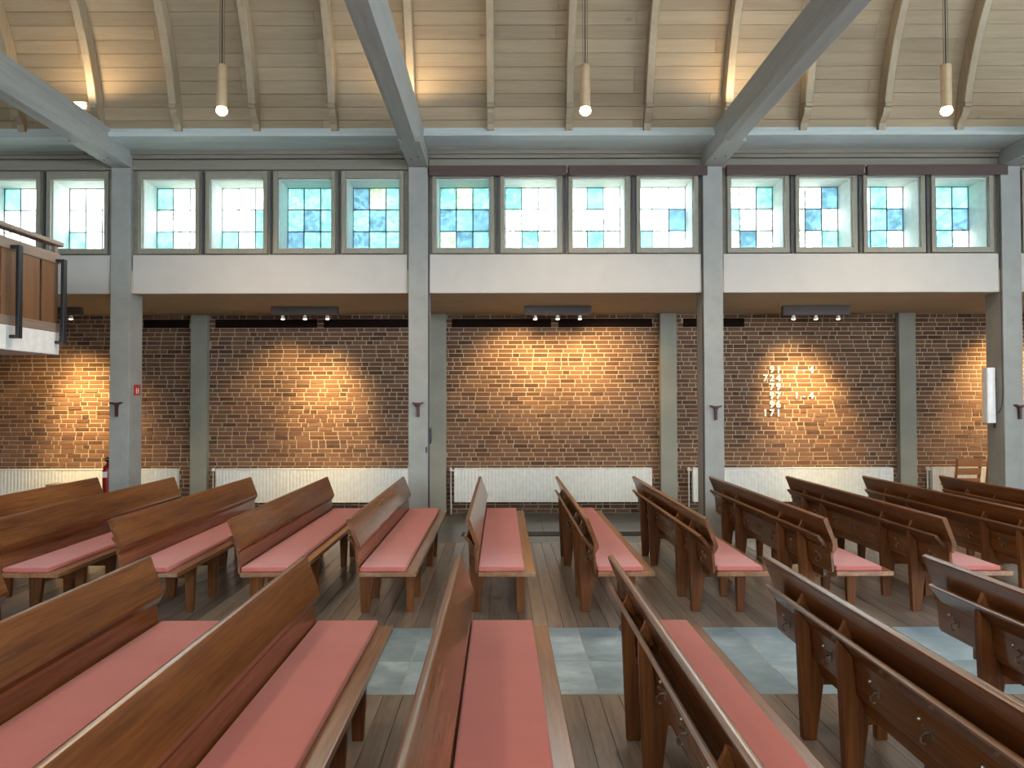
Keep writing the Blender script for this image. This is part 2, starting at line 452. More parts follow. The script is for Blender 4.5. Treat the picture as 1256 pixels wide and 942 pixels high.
# ------------------------------------------------------------------ clerestory
ZPT = PZ(312, YP)                                     # parapet top
ZWB, ZWT = PZ(304, YP), PZ(218, YP)                   # window opening
ZFB, ZFT = PZ(310.5, YP), PZ(209, YP)                 # frame outside
ZTB = PZ(188, YP)                                     # underside of the projecting soffit
YG = YP + .43
wt = MB(); wn = 0
wins = []
for i in range(5):
    m = (COLX[i]+COLX[i+1])/2
    for k in range(4): wins.append((m + (k-1.5)*.825, i))
OW = .325                                             # half opening width
xs = [XL]
for cx, i in wins: xs += [cx-OW, cx+OW]
xs.append(XR)
for a, b in zip(xs[0::2], xs[1::2]): wt.box(a, b, YP+.045, YG+.03, ZWB-.0, ZWT)
wt.box(XL, XR, YP+.045, YG+.03, ZA+.2, ZWB); wt.box(XL, XR, YP+.045, YG+.03, ZWT, ZTB+.15)
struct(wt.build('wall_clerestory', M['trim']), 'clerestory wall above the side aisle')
for i in range(5):
    a, b = COLX[i]+.135, COLX[i+1]-.135
    struct(MB().box(a, b, YP, YP+.05, ZA-.004, ZPT).build('parapet', M['parapet'], None, bevel=.006), 'white plaster parapet below the clerestory windows').name = 'trim_7'
PAT = ['100000000','000000100','100000100','000001101','111121211','231121211','131212321','100000010','010000010','000002100','001100020','002020001','010012210','011012210']
def window(cx, i, idx):
    w = empty('window_%d' % (idx+1), (cx, YP, 0)); struct(w, 'square clerestory window with nine leaded panes')
    fw = .75/2
    f = MB()
    f.box(-fw, -OW, 0, .05, ZFB, ZFT).box(OW, fw, 0, .05, ZFB, ZFT).box(-OW, OW, 0, .05, ZFB, ZWB).box(-OW, OW, 0, .05, ZWT, ZFT)
    f.build('frame', M['frame'], w, bevel=.004)
    r = MB(); t = .012
    r.box(-OW, -OW+t, .05, .43, ZWB, ZWT).box(OW-t, OW, .05, .43, ZWB, ZWT).box(-OW+t, OW-t, .05, .43, ZWB, ZWB+t).box(-OW+t, OW-t, .05, .43, ZWT-t, ZWT)
    r.build('reveal', M['reveal'], w)
    x0, x1, z0, z1 = -OW+t, OW-t, ZWB+t, ZWT-t
    dx, dz = (x1-x0)/3, (z1-z0)/3
    code = PAT[idx-2] if 0 <= idx-2 < len(PAT) else ''.join(rng.choice('0001123') for _ in range(9))
    for j in range(9):
        a, bz = x0+(j % 3)*dx, z1-(j//3+1)*dz
        MB().box(a+.003, a+dx-.003, .40, .404, bz+.003, bz+dz-.003).build('pane', M['pane'][int(code[j])], w)
    l = MB()
    for k in (1, 2): l.box(x0+k*dx-.006, x0+k*dx+.006, .396, .408, z0, z1); l.box(x0, x1, .396, .408, z0+k*dz-.006, z0+k*dz+.006)
    l.box(x0, x0+.008, .396, .408, z0, z1).box(x1-.008, x1, .396, .408, z0, z1).box(x0, x1, .396, .408, z0, z0+.008).box(x0, x1, .396, .408, z1-.008, z1)
    l.build('lead_came', M['lead'], w)
for idx, (cx, i) in enumerate(wins): window(cx, i, idx)
# cover strips between the window frames (dark grooves stay open at both sides)
for i in range(5):
    m = (COLX[i]+COLX[i+1])/2
    for k in range(3):
        MBx = MB().box(-.012, .012, YP+.02, YP+.046, ZFB, ZFT); o = MBx.build('trim_1', M['lead']); o.location = (m+(k-1)*.825, 0, 0); struct(o)
# cornice boards, soffit and lip
a, b = PZ(207.5, YP), PZ(195, YP)
ZLIP0, ZLIP1 = PZ(166, 8.76), PZ(160.5, 8.76)
for i in range(5):
    x0, x1 = COLX[i]+.125, COLX[i+1]-.125
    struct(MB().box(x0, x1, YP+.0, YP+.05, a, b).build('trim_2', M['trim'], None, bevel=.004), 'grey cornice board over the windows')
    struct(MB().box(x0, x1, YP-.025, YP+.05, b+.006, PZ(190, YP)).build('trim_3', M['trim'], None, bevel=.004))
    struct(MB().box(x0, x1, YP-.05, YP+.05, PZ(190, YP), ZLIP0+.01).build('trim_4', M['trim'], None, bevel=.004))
# the projecting soffit as boards along the nave, and its lip
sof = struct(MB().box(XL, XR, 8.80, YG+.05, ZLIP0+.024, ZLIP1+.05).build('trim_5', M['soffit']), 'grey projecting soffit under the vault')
yy = 8.80
while yy < YP - .02:
    y2 = min(yy+.135, YP); x = XL
    off = rng.uniform(1.0, 3.5)
    while x < XR - .01:
        x2 = min(x + off, XR); off = 4.0
        MB().box(x+.001, x2-.001, yy+.0015, y2-.0015, ZLIP0, ZLIP0+.022).build('soffit_board', M['soffit'], sof); x = x2
    yy = y2
struct(MB().box(XL, XR, 8.755, 8.80, ZLIP0-.004, ZLIP1).build('trim_6', M['soffit'], None, bevel=.005), 'pale lip along the foot of the vault')
# brown curtain rails over the windows of the two right bays
def rail(x0, x1, label):
    r = empty('curtain_rail', ((x0+x1)/2, YP-.07, 0)); tag(r, label, 'rail', 'brown rails over the windows')
    z0, z1 = PZ(215.5, YP-.06), PZ(203, YP-.06); h = (x1-x0)/2
    MB().box(-h, h, 0, .02, z0, z1).build('pelmet_board', M['curtain_rail'], r, bevel=.003)
    for s in (-1, 1):
        MB().box(s*h*.98-.012, s*h*.98+.012, .02, .0705, z0+.01, z1-.01).build('wall_bracket', M['curtain_rail'], r)
rail(PX(527, YP, 209), PX(694, YP, 209), 'brown curtain rail over the two windows right of the left-centre column')
rail(PX(697, YP, 209), PX(866, YP, 209), 'brown curtain rail over the two windows left of the right-centre column')
rail(PX(889.5, YP, 209), PX(1058, YP, 209), 'brown curtain rail right of the right-centre column')
rail(PX(1061, YP, 209), PX(1232, YP, 209), 'rightmost brown curtain rail over the clerestory windows')
for px in (694.5, 1059.5):
    x, z = P(px+.6, 209, YP-.08)
    o = MB().lathe([(.009,0),(.009,.05),(.005,.055),(.008,.07)], (0,0,0), 10).box(-.008,.008,-.02,.075,.02,.035).build('rail_clip', M['pilaster']); o.location = (x, YP-.078, z-.03)
    tag(o, 'small grey clip between curtain rails %s' % ('over the centre windows' if px < 800 else 'in the right bay'), 'clip')

# ------------------------------------------------------------------ columns and tie beams
ZB0, ZB1 = PZ(204.5, YC), PZ(204.5, YC)+.31
clab = ['grey column hidden behind the gallery', 'grey square column with red sign on its side, leftmost', 'grey square column left of centre',
        'grey square column right of centre', 'grey square column with white loudspeaker at right edge', 'grey column beyond the right edge']
blab = ['far left grey tie beam', 'grey painted tie beam entering at the left edge', 'grey painted tie beam above the left-centre column',
        'grey painted tie beam above the right-centre column', 'grey painted tie beam end at the right edge', 'far right grey tie beam']
for i, cx in enumerate(COLX):
    if i in (0, 5): continue
    o = MB().box(-.118, .118, YC, YC+.34, 0, ZB0).build('column', M['column'], None, bevel=.008); o.location = (cx, 0, 0)
    tag(o, clab[i], 'column', 'columns of the nave')
    t = empty('tie_beam', (cx, YC, ZB0)); tag(t, blab[i], 'beam', 'tie beams across the nave')
    # beam with chamfered lower edges that stop short of the column
    hw, hb = .12, ZB1-ZB0; ch = .05
    MB().box(-hw, hw, -.92, .12, 0, hb).build('beam_end', M['beam'], t, bevel=.006)
    MB().prism([(-hw+ch,0),(hw-ch,0),(hw,ch),(hw,hb),(-hw,hb),(-hw,ch)], -.92, -14.4, 'y').build('beam_shaft', M['beam'], t)
    for s in (-.05, .045):
        MB().lathe([(.012,-.004),(.012,.0)], (s, -.35-s, 0), 10).build('bolt', M['lead'], t)
# cables down the columns
o = MB().tube([(COLX[2]+.127, YC+.03, ZB0-.02), (COLX[2]+.127, YC+.03, 1.2), (COLX[2]+.125, YC+.03, .1)], .007).build('cable', M['lead']); tag(o, 'thin dark cable down the left-centre column', 'cable')
x, z = P(524, 535, YC)
b = empty('wall_switch', (COLX[2]+.118, YC+.03, z)); tag(b, 'small dark bell switch on the left-centre column', 'switch')
MB().box(0, .018, -.018, .018, -.10, .10).build('backplate', M['lead'], b, bevel=.004)
MB().lathe([(.012,-.09),(.016,-.05),(.016,.06),(.008,.1)], (.026,0,0), 10).build('handle', M['black'], b, smooth=True)
MB().box(-.03, -.01, -.034, -.03, -.20, -.13).build('label_plate', M['black'], b)
o = MB().tube([(COLX[3]-.127, YC+.02, ZB0-.02), (COLX[3]-.127, YC+.02, .1)], .006).build('cable', M['lead']); tag(o, 'thin dark cable down the right-centre column', 'cable')

# ------------------------------------------------------------------ vault
R0 = 3.2; TH0 = math.radians(8); YV, ZV = 8.82, ZLIP1
ZCC = ZV - R0*math.sin(TH0); YCC = YV - R0*math.cos(TH0)
def vault(s, off=0):                                  # s = arc length from the foot
    th = TH0 + s/R0; thm = math.radians(45)
    if th <= thm:
        r = R0 - off; return YCC + r*math.cos(th), ZCC + r*math.sin(th)
    r = R0 - off; e = s - (thm-TH0)*R0
    return YCC + r*math.cos(thm) - e*math.sin(thm), ZCC + r*math.sin(thm) + e*math.cos(thm)
SMAX = (math.radians(45)-TH0)*R0
Yk, Zk = vault(SMAX); SR = SMAX + (Yk - 1.7)/math.sin(math.radians(45))
# outer shell (roof deck), both slopes
prof = [vault(s, -.03) for s in [SMAX*i/12 for i in range(13)]] + [vault(SR, -.03)]
out = [(y, z+.12) for y, z in prof]
ceil = MB()
ceil.prism(prof + [(y+.1, z+.1) for y, z in reversed(prof)], XL, XR, 'x')
pm = [(3.4-y, z) for y, z in prof]
ceil.prism(pm + [(y-.1, z+.1) for y, z in reversed(pm)], XL, XR, 'x')
ceil.box(XL, XR, YB-.35, 3.4-8.75, ZLIP0, ZLIP1+.1)
ceil = struct(ceil.build('ceiling', M['vault']), 'curved limewashed timber vault of the nave')
PW = .142
for r in range(13):
    s0, s1 = r*PW + .0022, (r+1)*PW - .0022
    (ya, za), (yb, zb) = vault(s0), vault(s1); (yc, zc), (yd, zd) = vault(s0, -.024), vault(s1, -.024)
    x = XL; L = rng.choice([1.3, 2.2, 3.1, 4.0])
    while x < XR - .05:
        x2 = min(x + L, XR)
        if XR - x2 < .6: x2 = XR
        MB().prism([(ya,za),(yb,zb),(yd,zd),(yc,zc)], x+.001, x2-.001, 'x').build('plank', M['vault'], ceil)
        x = x2; L = rng.choice([3.55, 4.45, 2.67])
# ribs with corbels
S_C = .30
RW = .043
segs = [S_C + (2.05-S_C)*i/14 for i in range(15)]
inner = [vault(s, .17) for s in segs]; outer = [vault(s, .0) for s in segs]
rp = inner + outer[::-1]
rib_mesh = MB().prism(rp, -RW, RW, 'x').mesh('rib'); rib_mesh.materials.append(M['rib'])
y0, z0 = vault(S_C, 0); n = Vector((-math.cos(TH0+.08), -math.sin(TH0+.08)*.3))
def vp(s, d): return vault(s, d)
corb = [vp(S_C, 0), vp(S_C, .182), vp(S_C-.02, .188), vp(S_C-.045, .182), vp(S_C-.05, .15), vp(S_C-.075, .155), vp(S_C-.10, .152), vp(S_C-.135, .135),
        vp(S_C-.17, .105), vp(S_C-.20, .082), vp(S_C-.215, .072), vp(.02, .066), vp(.008, .06), vp(.008, 0)]
corb_mesh = MB().prism(corb, -RW*.88, RW*.88, 'x').mesh('corbel'); corb_mesh.materials.append(M['rib'])
for k in range(-9, 13):
    x = -1.015 + .891*k
    if x < XL+.1 or x > XR-.1: continue
    o = bpy.data.objects.new('rib', rib_mesh); C.objects.link(o); o.parent = ceil; o.location = (x, 0, 0)
    md = o.modifiers.new('bevel', 'BEVEL'); md.width = .007; md.segments = 1; md.limit_method = 'ANGLE'; md.angle_limit = .8
    c = bpy.data.objects.new('corbel', corb_mesh); C.objects.link(c); c.parent = o

# ------------------------------------------------------------------ pews
LEN = 3.20
def make_pew():
    r = empty('pew')
    up = [(.006,.8165),(.001,.8205),(-.006,.8215),(-.013,.8200),(-.020,.8165),(-.026,.8115),(-.025,.803),(.044,.630),(.040,.566),(.052,.556),(.080,.600),(.079,.620)]
    bk = MB().prism(up, 0, LEN, 'y').build('backrest', M['pew'], r); bk.data.materials.append(M['pew_rail'])
    for i in range(5): bk.data.polygons[2+i].material_index = 1
    lp = MB().prism([(.034,.600),(.054,.600),(.068,.410),(.048,.410)], .03, LEN-.03, 'y').build('back_panel', M['pew'], r, bevel=.002)
    MB().prism([(-.040,.668),(-.034,.673),(-.027,.676),(-.020,.677),(.050,.588),(.036,.570),(-.034,.655)], .085, LEN-.085, 'y').build('book_tray', M['pew'], r)
    tray = [c for c in r.children if c.name.startswith('book_tray')][0]; tray.data.materials.append(M['pew_rail'])
    for i in range(3): tray.data.polygons[2+i].material_index = 1
    MB().box(.070, .495, 0, LEN, .388, .424).build('seat', M['pew_seat'], r, bevel=.005)
    MB().box(.085, .110, .28, LEN-.28, .325, .388).build('seat_rail', M['pew'], r, bevel=.002)
    rl = MB().prism([(-.004,0),(.064,0),(.104,.30),(.066,.395),(.047,.41),(.034,.568),(-.026,.642),(-.026,.56)], -.022, .022, 'y').mesh('rear_leg'); rl.materials.append(M['pew_leg'])
    fl = MB().prism([(.362,0),(.418,0),(.438,.387),(.352,.387)], -.022, .022, 'y').mesh('front_leg'); fl.materials.append(M['pew_leg'])
    cr = MB().box(.09, .37, -.018, .018, .275, .385).mesh('cross_rail'); cr.materials.append(M['pew_leg'])
    dv = MB().prism([(-.018,.676),(.030,.615),(.040,.630),(.006,.728),(-.004,.700)], -.014, .014, 'y').mesh('tray_divider'); dv.materials.append(M['pew'])
    gl = MB().lathe([(.018,0),(.018,.004),(.008,.008)], (.39,0,0), 10).mesh('glide'); gl.materials.append(M['hook'])
    for y in (.5, .98, LEN-.98, LEN-.5):
        for nm, me in (('rear_leg', rl), ('front_leg', fl), ('cross_rail', cr), ('tray_divider', dv)):
            o = bpy.data.objects.new(nm, me); C.objects.link(o); o.parent = r; o.location = (0, y, 0)
            if 'leg' in nm:
                md = o.modifiers.new('bevel', 'BEVEL'); md.width = .004; md.segments = 1
            
    hk = MB()
    hk.box(-.004, 0, -.014, .014, -.018, .018)
    hk.tube([(-.004,0,.006),(-.022,0,.004),(-.036,0,-.010),(-.036,0,-.026),(-.026,0,-.036),(-.018,0,-.034)], .0045, 6)
    hk.tube([(-.004,.0,.012),(-.02,.0,.022),(-.03,.0,.034)], .004, 6)
    hm = hk.mesh('coat_hook'); hm.materials.append(M['hook'])
    bt = MB().lathe([(.007,-.008),(.009,-.004),(.009,0)], (0,0,0), 8, 'x').mesh('number_stud'); bt.materials.append(M['hook'])
    for y in (.22, .75, 1.22, 1.60, 1.98, 2.45, 2.98):
        o = bpy.data.objects.new('coat_hook', hm); C.objects.link(o); o.parent = lp; o.location = (.042, y, .492)
        o = bpy.data.objects.new('number_stud', bt); C.objects.link(o); o.parent = lp; o.location = (.040, y+.075, .518)
    return r
def make_cushion():
    mb = MB(); nx, ny = 4, 40
    o = MB().box(.072, .414, .012, LEN-.012, .4245, .460).build('seat_cushion', M['fabric'], None, bevel=.011, seg=3)
    return o
pew0 = make_pew(); cu0 = make_cushion()
first = [True]
def place(x, y, pl, clab_, gp, gc):
    p = pew0 if first[0] else copy_tree(pew0); c = cu0 if first[0] else cu0.copy()
    if not first[0]: C.objects.link(c)
    first[0] = False
    p.location = (x, y, 0); c.location = (x + rng.uniform(-.004, .004), y, 0); c.rotation_euler.z = rng.uniform(-.0015, .0015)
    tag(p, pl, 'pew', gp); tag(c, clab_, 'cushion', gc)
FX = [-2.83, -1.965, -1.095, -.236, .611, 1.472, 2.362]
flab = ['wooden pew of the near row cut off at the left edge', 'near-row wooden pew at left whose back rises from the left edge', 'near-row wooden pew left of the centre pew',
        'near-row wooden pew in the middle of the photo', 'near-row wooden pew right of the centre pew, tray seen from above', 'near-row dark pew seen from behind, second from the right edge',
        'near-row dark pew seen from behind at the right edge']
fcl = ['red cushion on the near-row pew cut off at left', 'red cushion on the near-row pew second from the left', 'long red cushion on near-row pew left of centre', 'long red cushion on the near-row pew in the middle',
       'long red cushion on near-row pew right of centre', 'red cushion behind the high back of the near-row pew second from right', 'red cushion hidden behind the near-row pew at the right edge']
for x, a, b in zip(FX, flab, fcl): place(x*1.02, 4.42-LEN, a, b, 'pews of the near row', 'cushions of the near row')
BX = [-.25 + .887*k for k in range(-5, 7)]
ords = ['first', 'second', 'third', 'fourth', 'fifth', 'sixth', 'seventh', 'eighth', 'ninth', 'tenth', 'eleventh', 'twelfth']
for k, x in enumerate(BX):
    if k == 0: a = 'wooden pew of the far row, leftmost, ending at the left column'
    elif k == 11: a = 'dark far-row pew seen from behind, rightmost, in front of the orange chairs'
    elif k < 6: a = 'far-row wooden pew showing its seat, %s from the left' % ords[k]
    else: a = 'far-row dark wooden pew showing its book tray, %s from the left' % ords[k]
    place(x, 5.78, a, 'red felt cushion on the %s pew from left in the far row' % ords[k], 'pews of the far row', 'cushions of the far row')

# ------------------------------------------------------------------ radiators
def radiator(px0, px1, label, pipe=True):
    yR = 11.52
    x0, x1 = PX(px0, yR, 590), PX(px1, yR, 590); z1, z0 = PZ(574.5, yR), PZ(616, yR); w = x1-x0
    r = empty('radiator', (x0, yR, 0)); tag(r, label, 'radiator', 'radiators under the brick wall')
    # front panel with pressed vertical ribs
    prof = []; n = int(w/.05); st = w/n
    for i in range(n):
        a = i*st; prof += [(a, .0), (a+st*.18, -.0035), (a+st*.62, -.0035), (a+st*.80, 0)]
    prof += [(w, 0), (w, .012), (0, .012)]
    MB().prism(prof, z0+.012, z1-.012, 'z').build('front_panel', M['radiator'], r)
    MB().box(0, w, -.008, .012, z1-.012, z1).box(0, w, -.008, .012, z0, z0+.012).build('panel_edge', M['radiator'], r, bevel=.004)
    t = MB(); t.box(0, w, .012, .09, z1-.004, z1)
    for i in range(int(w/.06)): t.box(i*.06+.01, i*.06+.05, .02, .08, z1, z1+.003)
    t.build('top_grille', M['radiator'], r)
    MB().box(0, .008, .012, .09, z0, z1-.004).box(w-.008, w, .012, .09, z0, z1-.004).build('side_cover', M['radiator'], r)
    MB().box(.01, w-.01, .085, .095, z0+.02, z1-.02).build('rear_panel', M['radiator'], r)
    for xx in (.3, w-.3): MB().box(xx-.02, xx+.02, .095, YW-yR-.008, z0+.05, z1-.05).build('wall_bracket', M['white'], r)
    if pipe:
        MB().tube([(-.05,.05,.0),(-.05,.05,z1-.04),(-.02,.05,z1-.035),(.01,.05,z1-.035)], .012, 10).build('supply_pipe', M['white'], r, smooth=True)
        MB().lathe([(.018,0),(.024,.01),(.024,.045),(.018,.055)], (-.05,.05,z1-.05), 12).build('valve', M['white'], r, smooth=True)
    MB().tube([(w-.05,.05,z0+.01),(w-.05,.05,.0)], .011, 8).build('return_pipe', M['white'], r)
radiator(-29, 217, 'cream ribbed radiator behind the leftmost column')
radiator(264, 508, 'cream ribbed radiator left of the left-centre column')
radiator(557, 800, 'cream ribbed radiator in the middle bay under the brick wall')
radiator(850, 1096, 'cream ribbed radiator beneath the hymn numbers')
radiator(1144, 1290, 'cream ribbed radiator behind the orange chairs')

# ------------------------------------------------------------------ lights on the beams, pendants, aisle spots
def lamp(name, kind, loc, power, col=WARM, parent=None, **kw):
    l = bpy.data.lights.new(name, kind); l.energy = power; l.color = col
    for k, v in kw.items(): setattr(l, k, v)
    o = bpy.data.objects.new(name, l); C.objects.link(o); o.location = loc
    if parent: o.parent = parent
    return o
def aim(o, d): o.rotation_euler = Vector(d).to_track_quat('-Z', 'Y').to_euler()
YPd = 7.57
def pendant(x, y, label, zb, zt):
    p = empty('pendant_lamp', (x, y, zb)); tag(p, label, 'lamp', 'cylinder pendants over the nave'); h = zt-zb
    MB().lathe([(.044,.03),(.050,.03),(.050,h-.004),(.046,h),(.012,h)], (0,0,0), 28).build('cylinder_shade', M['pendant'], p, smooth=False)
    MB().lathe([(.004,-.048),(.03,-.040),(.052,-.018),(.056,.004),(.048,.024),(.044,.034)], (0,0,0), 24).build('bulb', M['bulb'], p, smooth=True)
    yv = min(y, 7.9)
    zc = 14
    for s in range(200):
        a, b = vault(s*.05)
        if a <= y: zc = b; break
    if y < 3: zc = 11
    MB().tube([(0,0,h), (0,0,zc-zb+.05)], .006, 6).build('cable', M['cable'], p)
    for sx in (-.022, .022): MB().tube([(sx,0,h-.01), (sx,0,zc-zb+.05)], .0025, 5).build('suspension_wire', M['cable'], p)
    o = lamp('pendant_light', 'SPOT', (0,0,-.06), PENDANT_W, col=(1.0,.80,.56), parent=p, shadow_soft_size=.12, spot_size=math.radians(150), spot_blend=.7)
for px, lab in ((272, 'brass cylinder pendant lamp in the left bay'), (718, 'brass cylinder pendant lamp in the middle bay'), (1161, 'brass cylinder pendant lamp in the right bay')):
    x, zb = P(px, 136, YPd); _, zt = P(px, 80, YPd)
    pendant(x, YPd, lab, zb, zt)
for x, lab in ((-6.3, 'left'), (-2.74, 'centre left'), (.8, 'centre'), (4.35, 'right')):  # unseen second row, assumed by symmetry, added to fill the nave with light
    pendant(x, .6, 'unseen cylinder pendant lamp overhead, added as nave fill, %s' % lab, 4.5, 4.97)
def flood(px, py, label):
    y = 8.33; x, z = P(px, py, y)
    f = empty('floodlight', (x, y, ZB1)); tag(f, label, 'lamp', 'floodlights on the tie beams')
    zc = z - ZB1
    MB().box(-.03, .03, -.03, .03, 0, max(.02, zc-.04)).build('foot', M['pendant'], f)
    h = MB().box(-.085, .085, .0, .07, -.04, .04).box(-.085, .085, -.02, 0, .036, .04).build('housing', M['pendant'], f, bevel=.006); h.location = (0, 0, zc)
    l = MB().lathe([(.01,-.016),(.05,-.012),(.062,.004)], (0,0,0), 20, 'y').build('lens', M['flood_lens'], f, smooth=True); l.location = (0, -.004, zc); l.scale = (1.25, 1, .62)
    o = lamp('flood_light', 'SPOT', (0, .0, zc+.10), FLOOD_W, parent=f, spot_size=math.radians(172), spot_blend=.5, shadow_soft_size=.05); aim(o, (0, -.12, .99))
flood(97, 130, 'glowing warm floodlight on the beam at the left edge'); flood(502.5, 133, 'glowing warm floodlight on the left-centre tie beam'); flood(906, 132, 'glowing warm floodlight on the right-centre tie beam')
def aisle_bar(px, targets, label, power=1.0):
    y = 10.72; x, z0 = P(px, 386.5, y)
    b = empty('spot_bar', (x, y, z0)); tag(b, label, 'lamp', 'spotlight bars on the aisle ceiling')
    MB().box(-.465, .465, -.03, .05, 0, ZA-z0).build('mounting_bar', M['fixture'], b, bevel=.004)
    for k, t in enumerate(targets):
        hx = (-.31, 0, .31)[k]
        tx, tz = P(t[0], t[1], YW)
        hd = MB().lathe([(.012,0),(.022,-.012),(.026,-.03),(.03,-.052),(.026,-.056)], (0,0,0), 14).build('spot_head', M['white'], b, smooth=True); hd.location = (hx, .01, 0)
        ln = MB().lathe([(.024,-.059),(.027,-.053)], (0,0,0), 14).build('lens', M['spot_lens'], hd)
        o = lamp('aisle_spot', 'SPOT', (hx, .02, -.09), SPOT_W*power*t[2], col=(1.0,.70,.30), parent=b, spot_size=math.radians(t[3]), spot_blend=1.0, shadow_soft_size=.07)
        aim(o, (tx-(x+hx), YW-(y+.02), tz-(z0-.09)))
aisle_bar(59, [(122,505,1.7,66), (113,540,2.6,60), (30,560,1.2,90)], 'spotlight bar on the aisle ceiling beside the gallery')
aisle_bar(374, [(350,490,.8,80), (405,485,1.3,64), (402,530,2.0,58)], 'spotlight bar on the ceiling of the left aisle bay')
aisle_bar(684, [(630,455,1.2,80), (690,465,1.2,80), (745,452,1.2,80)], 'spotlight bar on the ceiling of the middle aisle bay')
aisle_bar(1001, [(978,475,1.3,68), (985,500,1.9,58), (988,515,1.2,62)], 'spotlight bar on the ceiling above the hymn numbers')
aisle_bar(1322, [(1228,465,2.0,76), (1240,510,2.0,76), (1300,490,.8,80)], 'spotlight bar on the ceiling beyond the right column')

# ------------------------------------------------------------------ hymn numbers
def numeral(ch, px, py, label, h=.098, mat='numeral', y=YW-.012, name='hymn_numeral'):
    cu = bpy.data.curves.new(name, 'FONT'); cu.body = ch; cu.size = h/.70; cu.extrude = .004; cu.align_x = 'CENTER'; cu.offset = .0035
    t = bpy.data.objects.new('tmp', cu); C.objects.link(t)
    dg = bpy.context.evaluated_depsgraph_get(); me = bpy.data.meshes.new_from_object(t.evaluated_get(dg)); bpy.data.objects.remove(t)
    me.name = name; me.materials.clear(); me.materials.append(M[mat])
    o = bpy.data.objects.new(name, me); C.objects.link(o)
    x, z = P(px, py, y); o.location = (x, y, z-h/2); o.rotation_euler = (math.pi/2, 0, 0)
    if label: tag(o, label, 'numeral', 'hymn numbers on the brick wall')
    return o
rown = ['first', 'second', 'third', 'fourth', 'fifth', 'sixth']
WD = dict(zip('0123456789', 'zero one two three four five six seven eight nine'.split()))
cp = {'h': 938.8, 't': 946.8, 'u': 954.8, 'a': 977, 'd': 986, 'b': 995.3}
hy = [(453, ' 91', '1-4'), (463.5, '724', ''), (474, ' 79', ''), (484.8, ' 97', '1-4'), (495.6, ' 96', ''), (506.2, '171', '')]
pos = ['hundreds', 'tens', 'units']
for r, (py, a, b) in enumerate(hy):
    for k, ch in enumerate(a):
        if ch != ' ': numeral(ch, cp['htu'[k]], py, 'white numeral %s, %s place in the %s row of hymn numbers' % (WD[ch], pos[k], rown[r]))
    for k, ch in enumerate(b):
        nm = {'-': 'white dash'}.get(ch, 'white numeral %s' % WD.get(ch))
        numeral(ch, cp['adb'[k]], py, '%s of the verse range in the %s row' % (nm, rown[r]), h=.098)

# ------------------------------------------------------------------ T brackets on the columns
brl = ['leftmost column', 'left-centre column', 'right-centre column', 'column at the right edge']
for i, (px, py) in enumerate(((144, 502), (513, 502), (877.5, 506), (1249.5, 505))):
    x, z = P(px, py, YC)
    t = empty('candle_bracket', (x, YC, z)); tag(t, 'dark red T-shaped wooden bracket on the %s' % brl[i], 'bracket', 'T-shaped brackets on the columns')
    MB().prism([(-.065,.088),(-.06,.068),(-.03,.058),(0,.052),(.03,.058),(.06,.068),(.065,.088),(.03,.080),(-.03,.080)], -.075, 0, 'y').build('top_plate', M['bracket'], t, bevel=.003)
    MB().prism([(-.03,.062),(-.016,.03),(-.014,-.09),(.014,-.09),(.016,.03),(.03,.062)], -.04, 0, 'y').build('stem', M['bracket'], t, bevel=.004)

# ------------------------------------------------------------------ red sign, extinguisher
ys = YC+.20; xs_ = COLX[1]+.118
_, za = P(168, 472, ys); _, zb = P(168, 485, ys)
s = empty('fire_sign', (xs_, ys, (za+zb)/2)); tag(s, 'small red fire extinguisher sign on the side of the left column', 'sign')
h = (za-zb)/2
MB().box(0, .004, -.075, .075, -h, h).build('plate', M['red'], s)
MB().lathe([(.013,-.045),(.016,-.04),(.016,.02),(.006,.035)], (.005, -.015, 0), 8).build('pictogram', M['sign_print'], s).scale = (.25, 1, 1)
MB().prism([(.02,.03),(.045,.0),(.035,-.02),(.05,-.03),(.03,-.045),(.018,-.01)], .004, .0055, 'x').build('pictogram_flame', M['sign_print'], s)
x, z = P(127, 585, 9.47); _, ztop = P(127, 560, 9.47)
e = empty('fire_extinguisher', (COLX[1]-.205, 9.47, .56)); tag(e, 'red fire extinguisher hanging on the left column', 'extinguisher')
zz = ztop-.56
MB().lathe([(.05,0),(.066,.012),(.068,.03),(.068,zz-.17),(.060,zz-.13),(.035,zz-.10),(.024,zz-.09),(.024,zz-.06)], (0,0,0), 22).build('cylinder', M['red'], e, smooth=True)
MB().box(-.022, .022, -.05, .03, zz-.062, zz-.035).box(-.012,.012,-.11,.0,zz-.025,zz-.010).build('valve_handle', M['rubber'], e, bevel=.004)
MB().tube([(.02,-.03,zz-.05),(.055,-.06,zz-.02),(.075,-.07,zz-.09),(.075,-.05,zz-.25),(.07,-.02,zz-.35)], .011, 8).build('hose', M['rubber'], e, smooth=True)
MB().box(-.040, .015, -.071, -.060, zz-.25, zz-.18).build('instruction_label', M['sign_print'], e)
MB().box(.055, .087, -.02, .02, zz-.30, zz-.2).build('wall_bracket', M['black'], e)

